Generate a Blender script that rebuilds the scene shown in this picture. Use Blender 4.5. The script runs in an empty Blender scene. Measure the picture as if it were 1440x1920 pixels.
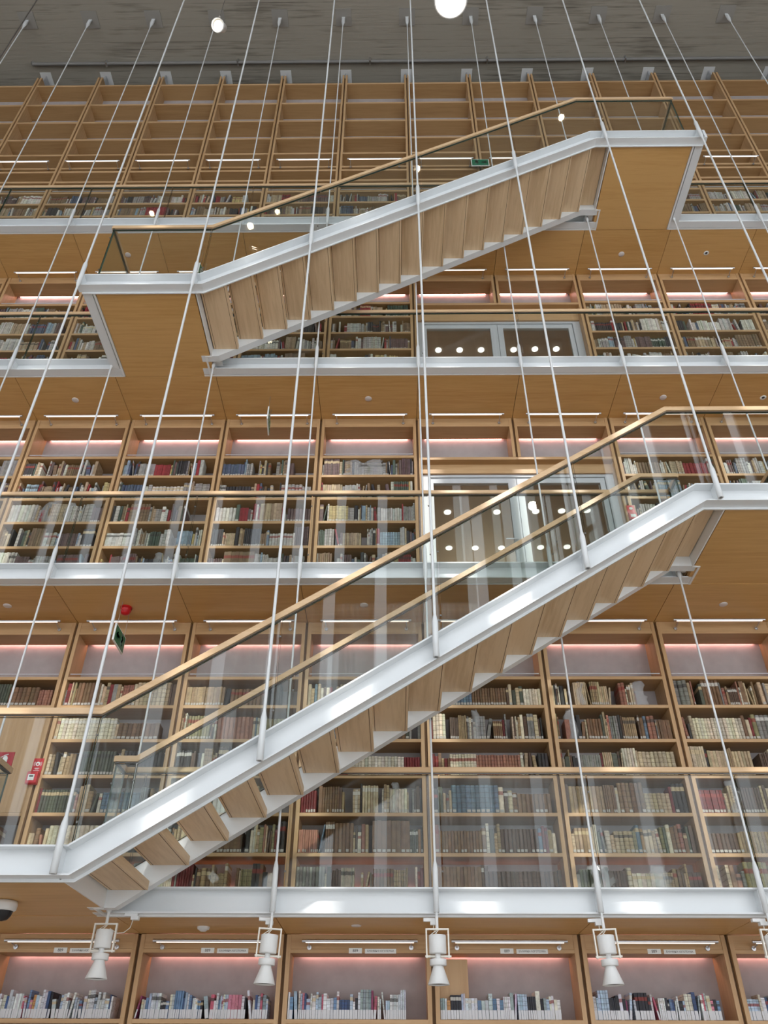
import bpy, math, random
from mathutils import Vector, Matrix

# ------------------------------------------------------------------ camera, world, sun, exposure
S = bpy.context.scene
COL = S.collection
F_PX, PITCH, YAW, ROLL = 1486.8, math.radians(36.820), math.radians(0.702), math.radians(0.2369)
CAM_Z = 1.6
fw = Vector((0, math.cos(PITCH), math.sin(PITCH))); up = Vector((0, -math.sin(PITCH), math.cos(PITCH))); rt = Vector((1, 0, 0))
zr = Matrix.Rotation(YAW, 3, 'Z'); fw, up, rt = zr @ fw, zr @ up, zr @ rt
rt, up = math.cos(ROLL) * rt + math.sin(ROLL) * up, -math.sin(ROLL) * rt + math.cos(ROLL) * up
cd = bpy.data.cameras.new('camera'); cam = bpy.data.objects.new('camera', cd); COL.objects.link(cam)
cd.sensor_fit = 'VERTICAL'; cd.sensor_height = 24.0; cd.lens = F_PX / 1920 * 24.0
cd.clip_start = 0.05; cd.clip_end = 200
mw = Matrix((rt, up, -fw)).transposed().to_4x4(); mw.translation = (0, 0, CAM_Z); cam.matrix_world = mw
S.camera = cam

w = bpy.data.worlds.new('world'); S.world = w; w.use_nodes = True
w.node_tree.nodes['Background'].inputs[0].default_value = (0.86, 0.93, 1.0, 1)
w.node_tree.nodes['Background'].inputs[1].default_value = 2.7
sd = bpy.data.lights.new('sun', 'SUN'); sun = bpy.data.objects.new('sun', sd); COL.objects.link(sun)
sd.energy = 1.75; sd.angle = math.radians(0.6); sd.color = (1.0, 0.96, 0.9)
SUN_DIR = Vector((-0.223, 1.0, -0.76)).normalized()
sun.rotation_euler = SUN_DIR.to_track_quat('-Z', 'Y').to_euler(); sun.location = (6, -20, 20)
S.view_settings.view_transform = 'Standard'; S.view_settings.look = 'None'
S.view_settings.exposure = 0.56; S.view_settings.gamma = 1.0; S.view_settings.use_curve_mapping = False
S.cycles.use_denoising = True
S.cycles.max_bounces = 8; S.cycles.diffuse_bounces = 5; S.cycles.glossy_bounces = 3
S.cycles.transparent_max_bounces = 24; S.cycles.sample_clamp_indirect = 4.0
S.cycles.caustics_reflective = False; S.cycles.caustics_refractive = False

# ------------------------------------------------------------------ constants (metres)
X0, BW, D2, YB = 0.3176, 1.2022, 7.30, 7.59        # bay grid, bookcase front and back
SZ = [2.732, 5.636, 8.541, 11.445]                 # soffit heights
H = 2.9040
CEIL = 18.1
def XK(k): return X0 + k * BW
YBEAM, YROD, YOUT, YRODO = 6.44, 6.40, 5.24, 5.205
ORD = ['first', 'second', 'third', 'fourth', 'fifth', 'sixth', 'seventh', 'eighth', 'ninth', 'tenth', 'eleventh', 'twelfth', 'thirteenth', 'fourteenth', 'fifteenth']
LV = ['ground floor', 'first gallery', 'second gallery', 'third gallery', 'top gallery']
def nth(n):
    if n < 15: return ORD[n]
    n += 1
    return '%d%s' % (n, 'th' if n % 100 in (11, 12, 13) else {1: 'st', 2: 'nd', 3: 'rd'}.get(n % 10, 'th'))

# ------------------------------------------------------------------ materials
def mat(name, col=(0.8, 0.8, 0.8), rough=0.5, metal=0.0, emit=None, es=0.0, spec=0.5):
    m = bpy.data.materials.new(name); m.use_nodes = True
    b = m.node_tree.nodes['Principled BSDF']
    b.inputs['Base Color'].default_value = (*col, 1); b.inputs['Roughness'].default_value = rough
    b.inputs['Metallic'].default_value = metal; b.inputs['Specular IOR Level'].default_value = spec
    if emit: b.inputs['Emission Color'].default_value = (*emit, 1); b.inputs['Emission Strength'].default_value = es
    return m
def wood(name, c1, c2, axis, rough=0.42, bump=0.03, spec=0.4):
    m = mat(name, c1, rough, spec=spec); nt = m.node_tree; N, L = nt.nodes, nt.links; b = N['Principled BSDF']
    geo = N.new('ShaderNodeNewGeometry'); mp = N.new('ShaderNodeMapping')
    sc = [14, 14, 14]; sc[axis] = 0.9; mp.inputs['Scale'].default_value = sc
    L.new(geo.outputs['Position'], mp.inputs['Vector'])
    n1 = N.new('ShaderNodeTexNoise'); n1.inputs['Scale'].default_value = 2.2; n1.inputs['Detail'].default_value = 5; n1.inputs['Roughness'].default_value = 0.62
    n1.inputs['Distortion'].default_value = 0.4
    n2 = N.new('ShaderNodeTexNoise'); n2.inputs['Scale'].default_value = 0.35; n2.inputs['Detail'].default_value = 2
    L.new(mp.outputs[0], n1.inputs['Vector']); L.new(mp.outputs[0], n2.inputs['Vector'])
    oi = N.new('ShaderNodeObjectInfo')
    a = N.new('ShaderNodeMath'); a.operation = 'MULTIPLY_ADD'; a.inputs[1].default_value = 0.55; L.new(n2.outputs['Fac'], a.inputs[0]); L.new(n1.outputs['Fac'], a.inputs[2])
    a2 = N.new('ShaderNodeMath'); a2.operation = 'MULTIPLY_ADD'; a2.inputs[1].default_value = 0.22; L.new(oi.outputs['Random'], a2.inputs[0]); L.new(a.outputs[0], a2.inputs[2])
    r = N.new('ShaderNodeValToRGB'); L.new(a2.outputs[0], r.inputs[0])
    r.color_ramp.elements[0].position = 0.55; r.color_ramp.elements[0].color = (*c2, 1)
    r.color_ramp.elements[1].position = 1.12; r.color_ramp.elements[1].color = (*c1, 1)
    L.new(r.outputs[0], b.inputs['Base Color'])
    bp = N.new('ShaderNodeBump'); bp.inputs['Strength'].default_value = bump; L.new(n1.outputs['Fac'], bp.inputs['Height']); L.new(bp.outputs[0], b.inputs['Normal'])
    return m
OAK1, OAK2 = (0.57, 0.365, 0.19), (0.45, 0.265, 0.12)
M = {}
M['oak_x'] = wood('oak_grain_along', OAK1, OAK2, 0)
M['oak_z'] = wood('oak_grain_upright', OAK1, OAK2, 2)
M['oak_shaded'] = wood('oak_board_shaded', (0.42, 0.25, 0.11), (0.33, 0.18, 0.07), 0)  # shade under the shelves put into a darker oak for the boards
M['soffit'] = wood('oak_bounce_tinted', (0.64, 0.38, 0.145), (0.53, 0.29, 0.09), 0, 0.38)  # soffit oak with warm bounced light put into its colour
M['tread'] = wood('pale_oak_tread', (0.76, 0.57, 0.365), (0.60, 0.42, 0.24), 1)
M['shaded_edge'] = wood('oak_tread_edge_shaded', (0.40, 0.235, 0.115), (0.32, 0.17, 0.075), 1)  # darker oak paints the shade on the nosing faces
M['rail'] = wood('oak_handrail', (0.72, 0.50, 0.30), (0.60, 0.385, 0.20), 0, 0.36)
M['groove'] = mat('dark_groove', (0.10, 0.05, 0.025), 0.8)
M['white'] = mat('white_painted_steel', (0.74, 0.76, 0.77), 0.27)
M['whitem'] = mat('white_powder_coat', (0.78, 0.78, 0.77), 0.5)
M['cream'] = mat('cream_bracket', (0.80, 0.76, 0.68), 0.5)
M['alu'] = mat('brushed_aluminium', (0.62, 0.63, 0.66), 0.3, 0.9)
M['chan'] = mat('dark_steel_channel', (0.16, 0.15, 0.14), 0.35, 0.5)
M['black'] = mat('black_plastic', (0.012, 0.012, 0.014), 0.25)
M['red'] = mat('red_plastic', (0.55, 0.006, 0.012), 0.35)
M['signred'] = mat('red_sign', (0.42, 0.008, 0.02), 0.5)
M['green'] = mat('green_exit_face', (0.0, 0.16, 0.075), 0.45)
M['signw'] = mat('white_sign', (0.85, 0.87, 0.85), 0.5)
M['ink'] = mat('printed_ink', (0.03, 0.03, 0.035), 0.7)
M['led'] = mat('pink_led', (1, 0.6, 0.55), 0.5, emit=(1.0, 0.50, 0.45), es=11); M['lowglow'] = mat('orange_glow_strip', (1, 0.6, 0.55), 0.5, emit=(1.0, 0.40, 0.28), es=5)
M['tube'] = mat('tube_diffuser', (0.95, 0.9, 0.85), 0.4, emit=(1.0, 0.86, 0.74), es=0.9)
M['lamp'] = mat('lit_lamp_lens', (1, 1, 1), 0.4, emit=(1.0, 0.80, 0.55), es=30)
M['lampsoft'] = mat('lit_recessed_disc', (1, 1, 1), 0.4, emit=(1.0, 0.98, 0.95), es=1.6)
M['spoiler'] = mat('speaker_disc', (0.72, 0.66, 0.64), 0.6)
M['doorw'] = mat('grey_white_door_frame', (0.56, 0.58, 0.60), 0.4)
M['stonefloor'] = mat('pale_floor', (0.62, 0.60, 0.57), 0.5)
M['shadegap'] = mat('shaded_gap', (0.16, 0.085, 0.035), 0.7)  # dark tone paints the shade in the gap between uprights
M['sidewall'] = mat('plain_wall', (0.6, 0.58, 0.55), 0.8)
M['yellow'] = mat('pale_yellow', (0.8, 0.72, 0.33), 0.5)

def backwall():
    m = mat('grey_fabric_back', (0.34, 0.29, 0.285), 0.9, spec=0.1); nt = m.node_tree; N, L = nt.nodes, nt.links; b = N['Principled BSDF']
    g = N.new('ShaderNodeNewGeometry'); n = N.new('ShaderNodeTexNoise'); n.inputs['Scale'].default_value = 9; n.inputs['Detail'].default_value = 6
    L.new(g.outputs['Position'], n.inputs['Vector']); r = N.new('ShaderNodeValToRGB')
    r.color_ramp.elements[0].color = (0.36, 0.325, 0.32, 1); r.color_ramp.elements[1].color = (0.49, 0.45, 0.445, 1)
    L.new(n.outputs['Fac'], r.inputs[0]); L.new(r.outputs[0], b.inputs['Base Color']); return m
M['back'] = backwall()

def concrete():
    m = mat('board_marked_concrete', (0.2, 0.19, 0.17), 0.85, spec=0.25); nt = m.node_tree; N, L = nt.nodes, nt.links; b = N['Principled BSDF']
    g = N.new('ShaderNodeNewGeometry'); sx = N.new('ShaderNodeSeparateXYZ'); L.new(g.outputs['Position'], sx.inputs[0])
    def noise(scale, vec, detail=4):
        mp = N.new('ShaderNodeMapping'); mp.inputs['Scale'].default_value = vec; L.new(g.outputs['Position'], mp.inputs['Vector'])
        n = N.new('ShaderNodeTexNoise'); n.inputs['Scale'].default_value = scale; n.inputs['Detail'].default_value = detail; L.new(mp.outputs[0], n.inputs['Vector']); return n.outputs['Fac']
    fine = noise(3.0, (0.6, 9, 1), 6); blot = noise(0.9, (0.7, 1.2, 1), 5)
    fl = N.new('ShaderNodeMath'); fl.operation = 'MULTIPLY'; fl.inputs[1].default_value = 7.5; L.new(sx.outputs['Y'], fl.inputs[0])
    fr = N.new('ShaderNodeMath'); fr.operation = 'FLOOR'; L.new(fl.outputs[0], fr.inputs[0])
    wn = N.new('ShaderNodeTexWhiteNoise'); wn.noise_dimensions = '1D'; L.new(fr.outputs[0], wn.inputs['W'])
    fc = N.new('ShaderNodeMath'); fc.operation = 'FRACT'; L.new(fl.outputs[0], fc.inputs[0])
    ln = N.new('ShaderNodeMath'); ln.operation = 'LESS_THAN'; ln.inputs[1].default_value = 0.07; L.new(fc.outputs[0], ln.inputs[0])
    a = N.new('ShaderNodeMath'); a.operation = 'MULTIPLY_ADD'; a.inputs[1].default_value = 0.9; L.new(fine, a.inputs[0]); L.new(blot, a.inputs[2])
    a2 = N.new('ShaderNodeMath'); a2.operation = 'MULTIPLY_ADD'; a2.inputs[1].default_value = 0.28; L.new(wn.outputs['Value'], a2.inputs[0]); L.new(a.outputs[0], a2.inputs[2])
    a3 = N.new('ShaderNodeMath'); a3.operation = 'MULTIPLY_ADD'; a3.inputs[1].default_value = -0.18; L.new(ln.outputs[0], a3.inputs[0]); L.new(a2.outputs[0], a3.inputs[2])
    r = N.new('ShaderNodeValToRGB'); L.new(a3.outputs[0], r.inputs[0])
    r.color_ramp.elements[0].position = 0.6; r.color_ramp.elements[0].color = (0.135, 0.12, 0.097, 1)
    r.color_ramp.elements[1].position = 1.45; r.color_ramp.elements[1].color = (0.34, 0.312, 0.262, 1)
    L.new(r.outputs[0], b.inputs['Base Color'])
    bp = N.new('ShaderNodeBump'); bp.inputs['Strength'].default_value = 0.35; bp.inputs['Distance'].default_value = 0.02; L.new(a3.outputs[0], bp.inputs['Height']); L.new(bp.outputs[0], b.inputs['Normal'])
    return m
M['concrete'] = concrete()

def glass(name, tint, edge=False):
    m = bpy.data.materials.new(name); m.use_nodes = True; nt = m.node_tree; N, L = nt.nodes, nt.links; N.clear()
    o = N.new('ShaderNodeOutputMaterial'); tr = N.new('ShaderNodeBsdfTransparent'); tr.inputs[0].default_value = (*tint, 1)
    gl = N.new('ShaderNodeBsdfGlossy'); gl.inputs['Roughness'].default_value = 0.0; gl.inputs[0].default_value = (1, 1, 1, 1)
    ge = N.new('ShaderNodeNewGeometry'); dt = N.new('ShaderNodeVectorMath'); dt.operation = 'DOT_PRODUCT'; L.new(ge.outputs['Incoming'], dt.inputs[0]); L.new(ge.outputs['Normal'], dt.inputs[1])
    def mth(op, a, b):
        n = N.new('ShaderNodeMath'); n.operation = op
        for i, v in enumerate((a, b)):
            if isinstance(v, (int, float)): n.inputs[i].default_value = v
            else: L.new(v, n.inputs[i])
        return n.outputs[0]
    # Schlick reflectance of a pane, the same from both faces
    fr = mth('MULTIPLY_ADD', mth('POWER', mth('SUBTRACT', 1.0, mth('ABSOLUTE', dt.outputs['Value'], 0)), 5.0), 0.96); fr.node.inputs[2].default_value = 0.021
    mx = N.new('ShaderNodeMixShader'); L.new(fr, mx.inputs[0]); L.new(tr.outputs[0], mx.inputs[1]); L.new(gl.outputs[0], mx.inputs[2]); L.new(mx.outputs[0], o.inputs[0])
    return m
M['glass'] = glass('clear_railing_glass', (0.93, 0.95, 0.94))
M['glassdoor'] = glass('door_glass', (0.80, 0.82, 0.80))
M['gedge'] = mat('green_glass_edge', (0.03, 0.07, 0.05), 0.15)
def bagmat():
    m = bpy.data.materials.new('clear_plastic_bag'); m.use_nodes = True; nt = m.node_tree; N, L = nt.nodes, nt.links; N.clear()
    o = N.new('ShaderNodeOutputMaterial'); tr = N.new('ShaderNodeBsdfTransparent'); tr.inputs[0].default_value = (0.93, 0.93, 0.93, 1)
    p = N.new('ShaderNodeBsdfPrincipled'); p.inputs['Base Color'].default_value = (0.75, 0.75, 0.76, 1); p.inputs['Roughness'].default_value = 0.12
    mx = N.new('ShaderNodeMixShader'); mx.inputs[0].default_value = 0.3; L.new(tr.outputs[0], mx.inputs[1]); L.new(p.outputs[0], mx.inputs[2]); L.new(mx.outputs[0], o.inputs[0]); return m
M['bag'] = bagmat()
def curtain(nm, lo, hi):
    m = bpy.data.materials.new(nm); m.use_nodes = True; nt = m.node_tree; N, L = nt.nodes, nt.links; N.clear()
    o = N.new('ShaderNodeOutputMaterial'); tr = N.new('ShaderNodeBsdfTranslucent'); tr.inputs[0].default_value = (0.86, 0.86, 0.85, 1)
    ge = N.new('ShaderNodeNewGeometry'); mp = N.new('ShaderNodeMapping'); mp.inputs['Scale'].default_value = (3.2, 0, 0.02); L.new(ge.outputs['Position'], mp.inputs[0])
    nz = N.new('ShaderNodeTexNoise'); nz.inputs['Scale'].default_value = 1.0; nz.inputs['Detail'].default_value = 3; L.new(mp.outputs[0], nz.inputs['Vector'])
    cr = N.new('ShaderNodeValToRGB'); cr.color_ramp.elements[0].position = 0.3; cr.color_ramp.elements[0].color = (*lo, 1); cr.color_ramp.elements[1].position = 0.7; cr.color_ramp.elements[1].color = (*hi, 1); L.new(nz.outputs['Fac'], cr.inputs[0]); L.new(cr.outputs[0], tr.inputs[0])
    df = N.new('ShaderNodeBsdfDiffuse'); df.inputs[0].default_value = (0.8, 0.8, 0.79, 1)
    mx = N.new('ShaderNodeMixShader'); mx.inputs[0].default_value = 0.35; L.new(tr.outputs[0], mx.inputs[1]); L.new(df.outputs[0], mx.inputs[2]); L.new(mx.outputs[0], o.inputs[0]); return m
M['curtain'] = curtain('sheer_curtain', (0.45, 0.42, 0.42), (0.95, 0.95, 0.93)); M['curtain_dim'] = curtain('dimming_curtain', (0.16, 0.14, 0.14), (0.55, 0.53, 0.52))

def bookmat():
    m = mat('book_cloth_and_leather', (0.5, 0.4, 0.3), 0.55, spec=0.35); nt = m.node_tree; N, L = nt.nodes, nt.links; b = N['Principled BSDF']
    at = N.new('ShaderNodeAttribute'); at.attribute_name = 'col'
    uv = N.new('ShaderNodeUVMap'); uv.uv_map = 'UVMap'; sp = N.new('ShaderNodeSeparateXYZ'); L.new(uv.outputs[0], sp.inputs[0])
    rn = N.new('ShaderNodeAttribute'); rn.attribute_name = 'rnd'
    def math_(op, a, bb, c=None):
        n = N.new('ShaderNodeMath'); n.operation = op
        for i, v in enumerate((a, bb, c)):
            if v is None: continue
            if isinstance(v, (int, float)): n.inputs[i].default_value = v
            else: L.new(v, n.inputs[i])
        return n.outputs[0]
    U, V, R = sp.outputs['X'], sp.outputs['Y'], rn.outputs['Fac']
    # raised cords across old spines, title panel, lettering strokes
    f = math_('FRACT', math_('MULTIPLY', V, 5.6), 0); band = math_('LESS_THAN', f, 0.16)
    isold = math_('LESS_THAN', R, 0.45); band = math_('MULTIPLY', band, isold)
    r2 = math_('FRACT', math_('MULTIPLY', R, 13.7), 0)
    t0 = math_('MULTIPLY_ADD', r2, 0.12, 0.66); title = math_('MULTIPLY', math_('GREATER_THAN', V, t0), math_('LESS_THAN', V, math_('ADD', t0, 0.14)))
    title = math_('MULTIPLY', title, math_('LESS_THAN', math_('FRACT', math_('MULTIPLY', R, 31.3), 0), 0.3))
    tn = N.new('ShaderNodeTexNoise'); tn.inputs['Scale'].default_value = 60; g = N.new('ShaderNodeNewGeometry'); mp = N.new('ShaderNodeMapping'); mp.inputs['Scale'].default_value = (1.2, 0.3, 2.2)
    L.new(g.outputs['Position'], mp.inputs[0]); L.new(mp.outputs[0], tn.inputs['Vector'])
    let = math_('MULTIPLY', math_('GREATER_THAN', tn.outputs['Fac'], 0.62), math_('GREATER_THAN', math_('FRACT', math_('MULTIPLY', R, 7.1), 0), 0.45))
    let = math_('MULTIPLY', let, math_('MULTIPLY', math_('GREATER_THAN', V, 0.3), math_('LESS_THAN', V, 0.92)))
    wn = N.new('ShaderNodeTexNoise'); wn.inputs['Scale'].default_value = 26; wn.inputs['Detail'].default_value = 4; L.new(g.outputs['Position'], wn.inputs['Vector'])
    def mix(fac, a, bcol):
        n = N.new('ShaderNodeMix'); n.data_type = 'RGBA'; L.new(fac, n.inputs[0])
        if isinstance(a, tuple): n.inputs[6].default_value = (*a, 1)
        else: L.new(a, n.inputs[6])
        if isinstance(bcol, tuple): n.inputs[7].default_value = (*bcol, 1)
        else: L.new(bcol, n.inputs[7])
        return n.outputs[2]
    dk = N.new('ShaderNodeMix'); dk.data_type = 'RGBA'; dk.blend_type = 'MULTIPLY'; dk.inputs[0].default_value = 1
    rr = N.new('ShaderNodeValToRGB'); rr.color_ramp.elements[0].position = 0.3; rr.color_ramp.elements[0].color = (0.72, 0.70, 0.68, 1); rr.color_ramp.elements[1].position = 0.7; rr.color_ramp.elements[1].color = (1.08, 1.08, 1.08, 1)
    L.new(wn.outputs['Fac'], rr.inputs[0]); L.new(at.outputs['Color'], dk.inputs[6]); L.new(rr.outputs[0], dk.inputs[7])
    c = mix(math_('MULTIPLY', band, 0.42), dk.outputs[2], (0.05, 0.03, 0.02))
    tc = N.new('ShaderNodeValToRGB'); tc.color_ramp.interpolation = 'CONSTANT'; tc.color_ramp.elements[0].color = (0.25, 0.04, 0.03, 1)
    tc.color_ramp.elements.new(0.35).color = (0.05, 0.045, 0.04, 1); tc.color_ramp.elements.new(0.6).color = (0.55, 0.43, 0.25, 1); tc.color_ramp.elements[-1].position = 0.8; tc.color_ramp.elements[-1].color = (0.62, 0.6, 0.55, 1)
    L.new(r2, tc.inputs[0]); c = mix(math_('MULTIPLY', title, 0.8), c, tc.outputs[0])
    c = mix(math_('MULTIPLY', let, 0.45), c, (0.10, 0.08, 0.07))
    L.new(c, b.inputs['Base Color']); return m
M['book'] = bookmat()
M['label'] = mat('paper_spine_label', (0.66, 0.66, 0.68), 0.7); M['oldlabel'] = mat('aged_spine_label', (0.46, 0.43, 0.38), 0.7)

# ------------------------------------------------------------------ mesh helpers
class MB:
    def __init__(s): s.v = []; s.f = []; s.mi = []; s.sm = []
    def add(s, vs, fs, mi=0, smooth=False):
        n = len(s.v); s.v += [tuple(p) for p in vs]; s.f += [tuple(i + n for i in q) for q in fs]; s.mi += [mi] * len(fs); s.sm += [smooth] * len(fs)
    def box(s, x0, x1, y0, y1, z0, z1, mi=0):
        vs = [(x0, y0, z0), (x1, y0, z0), (x1, y1, z0), (x0, y1, z0), (x0, y0, z1), (x1, y0, z1), (x1, y1, z1), (x0, y1, z1)]
        s.add(vs, [(0, 3, 2, 1), (4, 5, 6, 7), (0, 1, 5, 4), (1, 2, 6, 5), (2, 3, 7, 6), (3, 0, 4, 7)], mi); return s
    def bbox(s, x0, x1, y0, y1, z0, z1, c=0.003, mi=0):
        # box whose long edges on the front (-Y) are chamfered
        vs = []
        for x in (x0, x1): vs += [(x, y0 + c, z0), (x, y1, z0), (x, y1, z1), (x, y0 + c, z1), (x, y0, z1 - c), (x, y0, z0 + c)]
        fs = [(5, 4, 3, 2, 1, 0), (6, 7, 8, 9, 10, 11)] + [(i, (i + 1) % 6, 6 + (i + 1) % 6, 6 + i) for i in range(6)]
        s.add(vs, fs, mi); return s
    def cyl(s, p0, p1, r0, r1=None, n=12, mi=0, caps=True):
        r1 = r0 if r1 is None else r1; p0, p1 = Vector(p0), Vector(p1); d = (p1 - p0).normalized()
        a = Vector((1, 0, 0)) if abs(d.x) < 0.9 else Vector((0, 1, 0)); u = d.cross(a).normalized(); v = d.cross(u)
        vs = []
        for p, r in ((p0, r0), (p1, r1)):
            for i in range(n): t = 2 * math.pi * i / n; vs.append(p + r * (math.cos(t) * u + math.sin(t) * v))
        s.add(vs, [(i, (i + 1) % n, n + (i + 1) % n, n + i)[::-1] for i in range(n)], mi, True)
        if caps: s.add(vs, [tuple(range(n)), tuple(range(2 * n - 1, n - 1, -1))], mi)
        return s
    def lathe(s, c, prof, n=20, mi=0):
        vs = []
        for r, z in prof:
            for i in range(n): t = 2 * math.pi * i / n; vs.append((c[0] + r * math.cos(t), c[1] + r * math.sin(t), c[2] + z))
        fs = [(j * n + i, j * n + (i + 1) % n, (j + 1) * n + (i + 1) % n, (j + 1) * n + i) for j in range(len(prof) - 1) for i in range(n)]
        s.add(vs, fs, mi, True); return s
    def tube(s, pts, r, n=8, mi=0):
        for a, b in zip(pts, pts[1:]): s.cyl(a, b, r, n=n, mi=mi)
        return s
    def mesh(s, name, mats):
        me = bpy.data.meshes.new(name); me.from_pydata(s.v, [], s.f)
        for m in mats if isinstance(mats, (list, tuple)) else [mats]: me.materials.append(M[m] if isinstance(m, str) else m)
        me.polygons.foreach_set('material_index', s.mi); me.polygons.foreach_set('use_smooth', s.sm); me.update(); return me
    def build(s, name, mats, parent=None): return link(name, s.mesh(name, mats), parent)
def link(name, data, parent=None):
    o = bpy.data.objects.new(name, data); COL.objects.link(o)
    if parent is not None: o.parent = parent
    return o
def tag(o, label=None, cat=None, group=None, kind=None):
    if label: o['label'] = label
    if cat: o['category'] = cat
    if group: o['group'] = group
    if kind: o['kind'] = kind
    return o
def empty(name, loc, label, cat, group=None):
    o = bpy.data.objects.new(name, None); COL.objects.link(o); o.location = loc; o.empty_display_size = 0.1
    return tag(o, label, cat, group)
def copy_tree(o, parent=None):
    c = o.copy(); COL.objects.link(c)
    if parent is not None: c.parent = parent
    for ch in list(o.children): copy_tree(ch, c)
    return c
def text(name, body, size, loc, m, parent=None, rot=(math.pi / 2, 0, 0), align='CENTER', ext=0.0004):
    cu = bpy.data.curves.new(name, 'FONT'); cu.body = body; cu.size = size; cu.align_x = align; cu.align_y = 'CENTER'; cu.extrude = ext
    o = bpy.data.objects.new(name, cu); COL.objects.link(o); bpy.context.view_layer.update()
    me = bpy.data.meshes.new_from_object(o.evaluated_get(bpy.context.evaluated_depsgraph_get())); bpy.data.objects.remove(o)
    me.materials.clear(); me.materials.append(M[m]); o = link(name, me, parent); o.location = loc; o.rotation_euler = rot; return o

# ------------------------------------------------------------------ room shell
def struct(name, mb, m, parent=None): o = mb.build(name, m, parent); o['kind'] = 'structure'; return o
struct('floor', MB().box(-12, 14, -5.6, 13, -0.2, 0.0), 'stonefloor')
struct('ceiling', MB().box(-12, 14, -5.6, 13, CEIL, CEIL + 0.3), 'concrete')
gv = MB(); gv.box(-12, 14, YB + 0.012, YB + 0.2, -0.0, SZ[1]); gv.box(-12, XK(0) + 0.02, YB + 0.012, YB + 0.2, SZ[1], SZ[3]); gv.box(XK(2) - 0.02, 14, YB + 0.012, YB + 0.2, SZ[1], SZ[3]); gv.box(-12, 14, YB + 0.012, YB + 0.2, SZ[3], 17.5)
struct('wall_back', gv, 'back'); struct('wall_outer', MB().box(-12, 14, 12.9, 13, 0, CEIL), 'sidewall')
struct('wall_left', MB().box(-12.2, -12, -5.6, 13, 0, CEIL), 'sidewall'); struct('wall_right', MB().box(14, 14.2, -5.6, 13, 0, CEIL), 'sidewall')
# facade of curtained windows behind the visitor
XC0 = 0.64 + 0.223 * (6.54 + 5.55) - 12 * BW
CURT = 11.0
fw_ = MB()
for i in range(21):
    fw_.box(XC0 + i * BW + 0.14, XC0 + (i + 1) * BW - 0.14, -5.6, -5.5, CURT, CEIL)  # unseen opaque panels added above the curtains to dim the upper hall
    mb = MB(); xa = XC0 + i * BW + 0.14; xb = xa + BW - 0.28; n = 36; vs = []
    for j in range(n + 1):
        x = xa + (xb - xa) * j / n; y = -5.55 + 0.035 * math.sin(j * 1.35 + i)
        vs += [(x, y, 0.05), (x, y, CURT)]
    mb.add(vs, [(2 * j, 2 * j + 2, 2 * j + 3, 2 * j + 1) for j in range(n)], 0, True)
    tag(mb.build('curtain', 'curtain_dim' if xb < 0.5 else 'curtain'), 'white sheer floor-to-ceiling curtain on the window side, %s panel' % nth(i), 'curtain', 'sheer curtains on the window side')  # less translucent left panels added to darken that side of the hall
struct('light_block_front', fw_, 'sidewall')
for i in range(6):
    struct('window_%d' % (i + 1), MB().box(-12 + i * 4.5, -11.9 + i * 4.5, -5.9, -5.75, 0, CEIL), 'doorw')

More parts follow.
